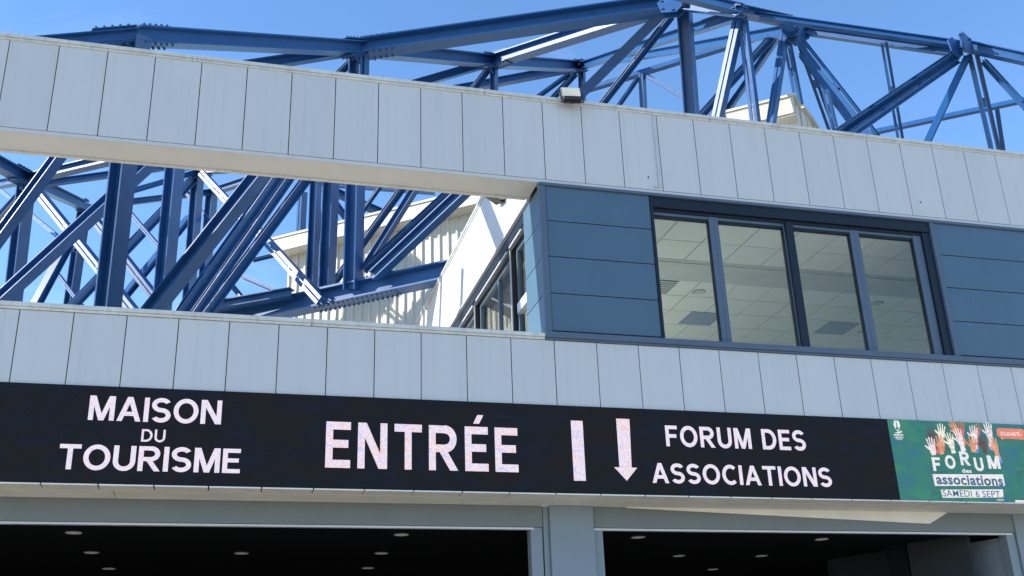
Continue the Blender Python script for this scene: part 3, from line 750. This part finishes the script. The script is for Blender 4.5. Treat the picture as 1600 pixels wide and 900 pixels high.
# upper chords
member('top_chord', (60, 70, 16), A1, 26, ref='V', e0=.6)
member('top_chord', A1, A2, 30, ref='V'); member('top_chord', A2, B2, 25, ref='V'); member('top_chord', B2, C2, 21, ref='V')
member('top_chord', A2, N3, 33, ref='V'); member('top_chord', B2, N3, 25, ref='V')
member('top_chord', C2, D_, 17, ref='V'); member('top_chord', (1008, 86, 34), E_, 17, ref='V', e0=.4)
member('top_chord', (405, 101, 21), A2, 20, ref='V', e0=.4); member('top_chord', (655, 130, 27), B2, 16, ref='V', e0=.5)
member('top_chord', (725, 138, 33), C2, 15, ref='V', e0=.5)
member('top_chord', N3, (1160, 18, 21.9), 22, ref='V', e0=0); member('top_chord', (1150, 16, 21.9), (1235, 34, 23.2), 20, ref='V')
member('top_chord', (985, -28, 23), (1160, 16, 21.9), 20, ref='V')
member('top_chord', (1180, 24, 22.4), (1500, 70, 20.8), 13, ref='V'); member('top_chord', (1236, 46, 23.2), (1500, 83, 20.8), 14, ref='V', kind='H')
member('top_chord', G_, (1600, 92, 20), 20, ref='V', e1=.4)
# short columns under the chord nodes
member('column', (568, 84, 23), (567, 130, 23), 18, e1=2.5); member('column', (772, 100, 29), (772, 150, 29), 13, e1=1.5); member('column', (909, 108, 35), (910, 165, 35), 12, e1=.3)
member('diagonal', (556, 88, 23), (524, 118, 23), 12, 'L', e1=2); member('diagonal', (764, 104, 29), (733, 145, 29), 12, 'L', e1=.5)
member('diagonal', (890, 114, 35), (835, 154, 35), 8, 'L', e1=.2); member('diagonal', (899, 114, 35), (858, 158, 35), 10, 'L', e1=.2)
# mast at N3 and its braces
member('column', (1066, -30, 24), (1081, 182, 24), 27, e1=.06)
member('diagonal', (1046, 10, 24), (903, 152, 25), 23, ref='E', e1=.03); member('diagonal', (1048, 24, 25), (936, 166, 26), 13, 'L', e1=.03)
member('brace', (997, 120, 36), (962, 170, 36), 7, 'L'); member('brace', (912, 142, 37), (1210, 50, 34.5), 10, 'B', ref='S', ratio=.9)
member('column', (1003, 116, 36), (1006, 176, 36), 10, 'D', ref='S'); member('brace', (1008, 117, 36), (1112, 178, 34), 7, 'D', ref='S')
# right-hand nodes
member('diagonal', (1156, 24, 22.4), (1120, 190, 22.2), 19, 'D', ref='S'); member('diagonal', (1160, 28, 22.4), (1181, 195, 22.0), 17, 'D', ref='S')
member('diagonal', (1212, 48, 24.8), (1090, 184, 24.8), 14, 'L'); member('diagonal', (1214, 60, 25.6), (1120, 196, 25.6), 13)
member('diagonal', (1228, 40, 23.2), (1204, 198, 21.9), 15, 'D', ref='S'); member('diagonal', (1229, 60, 23.2), (1249, 165, 23.2), 14, 'D', ref='S'); member('diagonal', (1247, 56, 23.2), (1300, 205, 23.6), 12, 'L')
member('diagonal', (1250, 62, 22.4), (1368, 213, 20.8), 15, 'L'); member('diagonal', (1252, 84, 23.2), (1334, 196, 22.4), 15, ref='E'); member('column', (1290, 140, 20.0), (1304, 200, 20.0), 11, 'D', ref='S')
member('diagonal', (1499, 78, 20.8), (1300, 212, 19.2), 17, 'L'); member('diagonal', (1497, 92, 20.8), (1326, 211, 19.2), 12, 'L')
member('hanger', (1381, 66, 21.6), (1407, 218, 21.6), 9, 'L'); member('diagonal', (1511, 90, 20.8), (1448, 224, 20.0), 14, ref='E'); member('column', (1520, 82, 20.8), (1556, 238, 20.8), 16, 'L')
member('diagonal', (1537, 94, 20.8), (1612, 176, 20.0), 11, 'L', e1=.5); member('brace', (1340, 212, 33), (1640, 148, 30.8), 9, 'B', ref='S', ratio=.9); member('column', (1557, 165, 32), (1568, 238, 32), 9)
# members in the opening under the beam
member('column', A1, (168, 480, 17), 43, e1=.45, k=.92)
member('column', (281, 180, 26), (256, 445, 26), 29, e1=.3)
member('column', (309, 274, 36), (297, 440, 36), 19, e1=.4); member('column', P4, (320, 430, 40), 18, e1=.4)
member('column', Q1, (20, 470, 27), 27, e1=.3); member('column', (131, 330, 35), (110, 475, 35), 20, e1=.3)
member('ring_chord', (-25, 244, 25), Q1, 27, ref='V', e0=.5); member('ring_chord', Q1, Q2, 22, ref='V'); member('ring_chord', Q2, (185, 335, 40), 12, ref='V')
member('ring_chord', (-20, 291, 29), Q1, 17, ref='V', e0=.6); member('ring_chord', Q1, (185, 246, 25), 20, ref='V', e1=.4); member('ring_chord', (48, 290, 27), (185, 271, 28), 13, ref='V', e1=.5)
member('ring_chord', (190, 271, 28), (300, 256, 30), 13, ref='V', e1=.3); member('ring_chord', (190, 303, 32), Q3, 12, ref='V'); member('ring_chord', (185, 318, 36), P4, 13, ref='V'); member('ring_chord', P4, (392, 280, 38), 14, ref='V', e1=.3)
member('ring_chord', Q3, (400, 262, 34), 13, ref='V')
member('diagonal', (108, 222, 16.5), (5, 362, 16), 25, e0=.1, e1=.55); member('diagonal', (244, 246, 20), (-6, 474, 19), 30, e0=.15, e1=.1, k=.9)
member('diagonal', (-2, 345, 29), (36, 304, 27), 22, e0=.6); member('diagonal', (112, 372, 24), (54, 480, 23), 19, ref='E', e1=.2)
member('diagonal', (306, 274, 36), (108, 482, 31), 16, 'L'); member('diagonal', (296, 340, 39), (184, 476, 35), 15, ref='E')
member('diagonal', (58, 298, 23.2), (212, 490, 20.1), 17, 'D', ref='S'); member('diagonal', (138, 330, 38), (245, 468, 35.2), 15, 'D', ref='S'); member('diagonal', (316, 271, 33), (384, 345, 30.5), 14, 'D', ref='S')
member('diagonal', (418, 258, 17.5), (234, 490, 17), 38, e0=.1, e1=.2, k=.9)
member('diagonal', (440, 262, 20), (280, 489, 19.5), 20, 'L', e0=.05, e1=.1); member('diagonal', (456, 270, 22), (303, 489, 21.5), 16, 'L', e1=.1); member('diagonal', (482, 272, 24), (318, 492, 23), 18, 'L', e0=.05, e1=.1)
member('diagonal', (395, 352, 25.8), (503, 472, 22.7), 18, 'D', ref='S')
member('thin_brace', (0, 296, 34), (74, 356, 30.2), 6, 'D', ref='S', e1=.5); member('thin_brace', (214, 345, 31.1), (262, 402, 28.4), 7, 'D', ref='S', e0=.3); member('thin_brace', (84, 420, 34), (128, 478, 31.5), 6, 'D', ref='S', e1=.2)
member('thin_brace', (286, 296, 37), (330, 348, 36), 5, 'D', ref='S'); member('thin_brace', (395, 406, 29), (440, 395, 29), 6, 'L'); member('thin_brace', (376, 431, 29), (460, 467, 28), 7, 'L', e1=.4); member('thin_brace', (362, 447, 26), (402, 495, 25), 7, 'L')
# bottom chord with its columns and braces
K0, K1 = KN + T * 4.2, KN - T * 3.4
mb = MB(); hsec(mb, K0, K1, .40, .36, N); mb.build('bottom_chord', M['steel'], R_)
mb = MB(); hsec(mb, K0 + Vector((0, 0, .16)) + N * .55, KN + T * 1.45 + N * .30 + Vector((0, 0, .16)), .20, .22, N); mb.build('bottom_chord', M['steel'], R_)
sp = MB()
for o in (-1, 1):
    for k in range(-8, 9):
        for j in (-1, 1):
            q = KN + T * k * .12 + N * (.13 * j) + Vector((0, 0,   .208 * o)); sp.tube(q, q + Vector((0, 0, .045 * o)), .024, 6)
gp = MB().obox(KN + Vector((0, 0, .2075)), T * 1.05, N * .17, Vector((0, 0, .007))).obox(KN - Vector((0, 0, .2075)), T * 1.05, N * .17, Vector((0, 0, .007))).build('splice_plate', M['steel'], R_)
b_ = sp.build('bolts', M['bolt'], gp); b_['kind'] = 'stuff'
member('column', (560, 90, 23), (551, 452, 23), 30, k=1.0)
member('column', (523, 150, 24.2), (510, 462, 24.2), 25); member('column', (497, 200, 25.2), (486, 470, 25.2), 18); member('column', (494, 270, 27), (502, 460, 26), 9, 'B')
member('column', (473, 300, 28.6), (469, 380, 28.6), 13, 'D', ref='S')
member('ring_chord', (500, 286, 27), (680, 299, 26), 13, ref='V'); member('ring_chord', (505, 292, 27), (606, 337, 28), 15, ref='V')
member('brace', (523, 318, 27), (548, 352, 27), 10, 'L'); member('thin_brace', (600, 282, 25), (566, 330, 25), 6, 'L')
member('diagonal', (634, 284, 24.5), (514, 450, 24.6), 13, 'L'); member('diagonal', (655, 284, 23.4), (567, 424, 23.3), 16, e0=.05); member('diagonal', (706, 294, 23), (568, 420, 23), 15, 'L', e0=.05)
member('diagonal', (738, 287, 21.8), (584, 432, 22.6), 28, e0=.05, k=.9)
# node plates
def splice(nd, sizes, *dirs):
    """bolted cover plates over the flanges where chords meet at a node"""
    p = at_d(*nd)
    for (px, py, dd), h in zip(dirs, sizes):
        a = (at_d(px, py, dd) - p).normalized(); side = a.cross(Zv).normalized(); up = side.cross(a)
        for o in (-1, 1):
            g = MB().obox(p + a * .36 + up * (h / 2 + .008) * o, a * .36, side * h * .5, up * .008).build('splice_plate', M['steel'], R_)
            bb = MB()
            for k in range(5):
                for w in (-1, 1):
                    q = p + a * (.12 + .13 * k) + side * (h * .36 * w) + up * (h / 2 + .017) * o
                    bb.tube(q, q + up * .035 * o, .022, 6)
            b = bb.build('bolts', M['bolt'], g); b['kind'] = 'stuff'
    u = (at_d(*dirs[0]) - p); u.z = 0; u.normalize()
    MB().obox(p - Vector((0, 0, sizes[0] * .75)), u * sizes[0] * .75, u.cross(Zv) * .012, Zv * sizes[0] * .45).build('gusset_plate', M['steel'], R_)
splice(A1, (.24, .26), (60, 70, 16), A2); splice(A2, (.33, .35), A1, N3); splice(A2, (.30,), B2); splice(B2, (.33, .33), A2, N3); splice(C2, (.32, .3), B2, D_)
splice(Q1, (.34, .3), (-25, 244, 25), Q2); splice(Q2, (.33,), Q1); splice(Q3, (.25, .25), (190, 303, 32), (400, 262, 34))
gusset(1244, 52, 22.9, .25, 4, ref=N * .5 - T); gusset(1501, 70, 20.5, .22, 4, ref=N * .5 - T); gusset(1156, 20, 22.1, .15, 4); gusset(1052, 8, 23.7, .28, 6); gusset(1234, 44, 22.6, .16, 4)
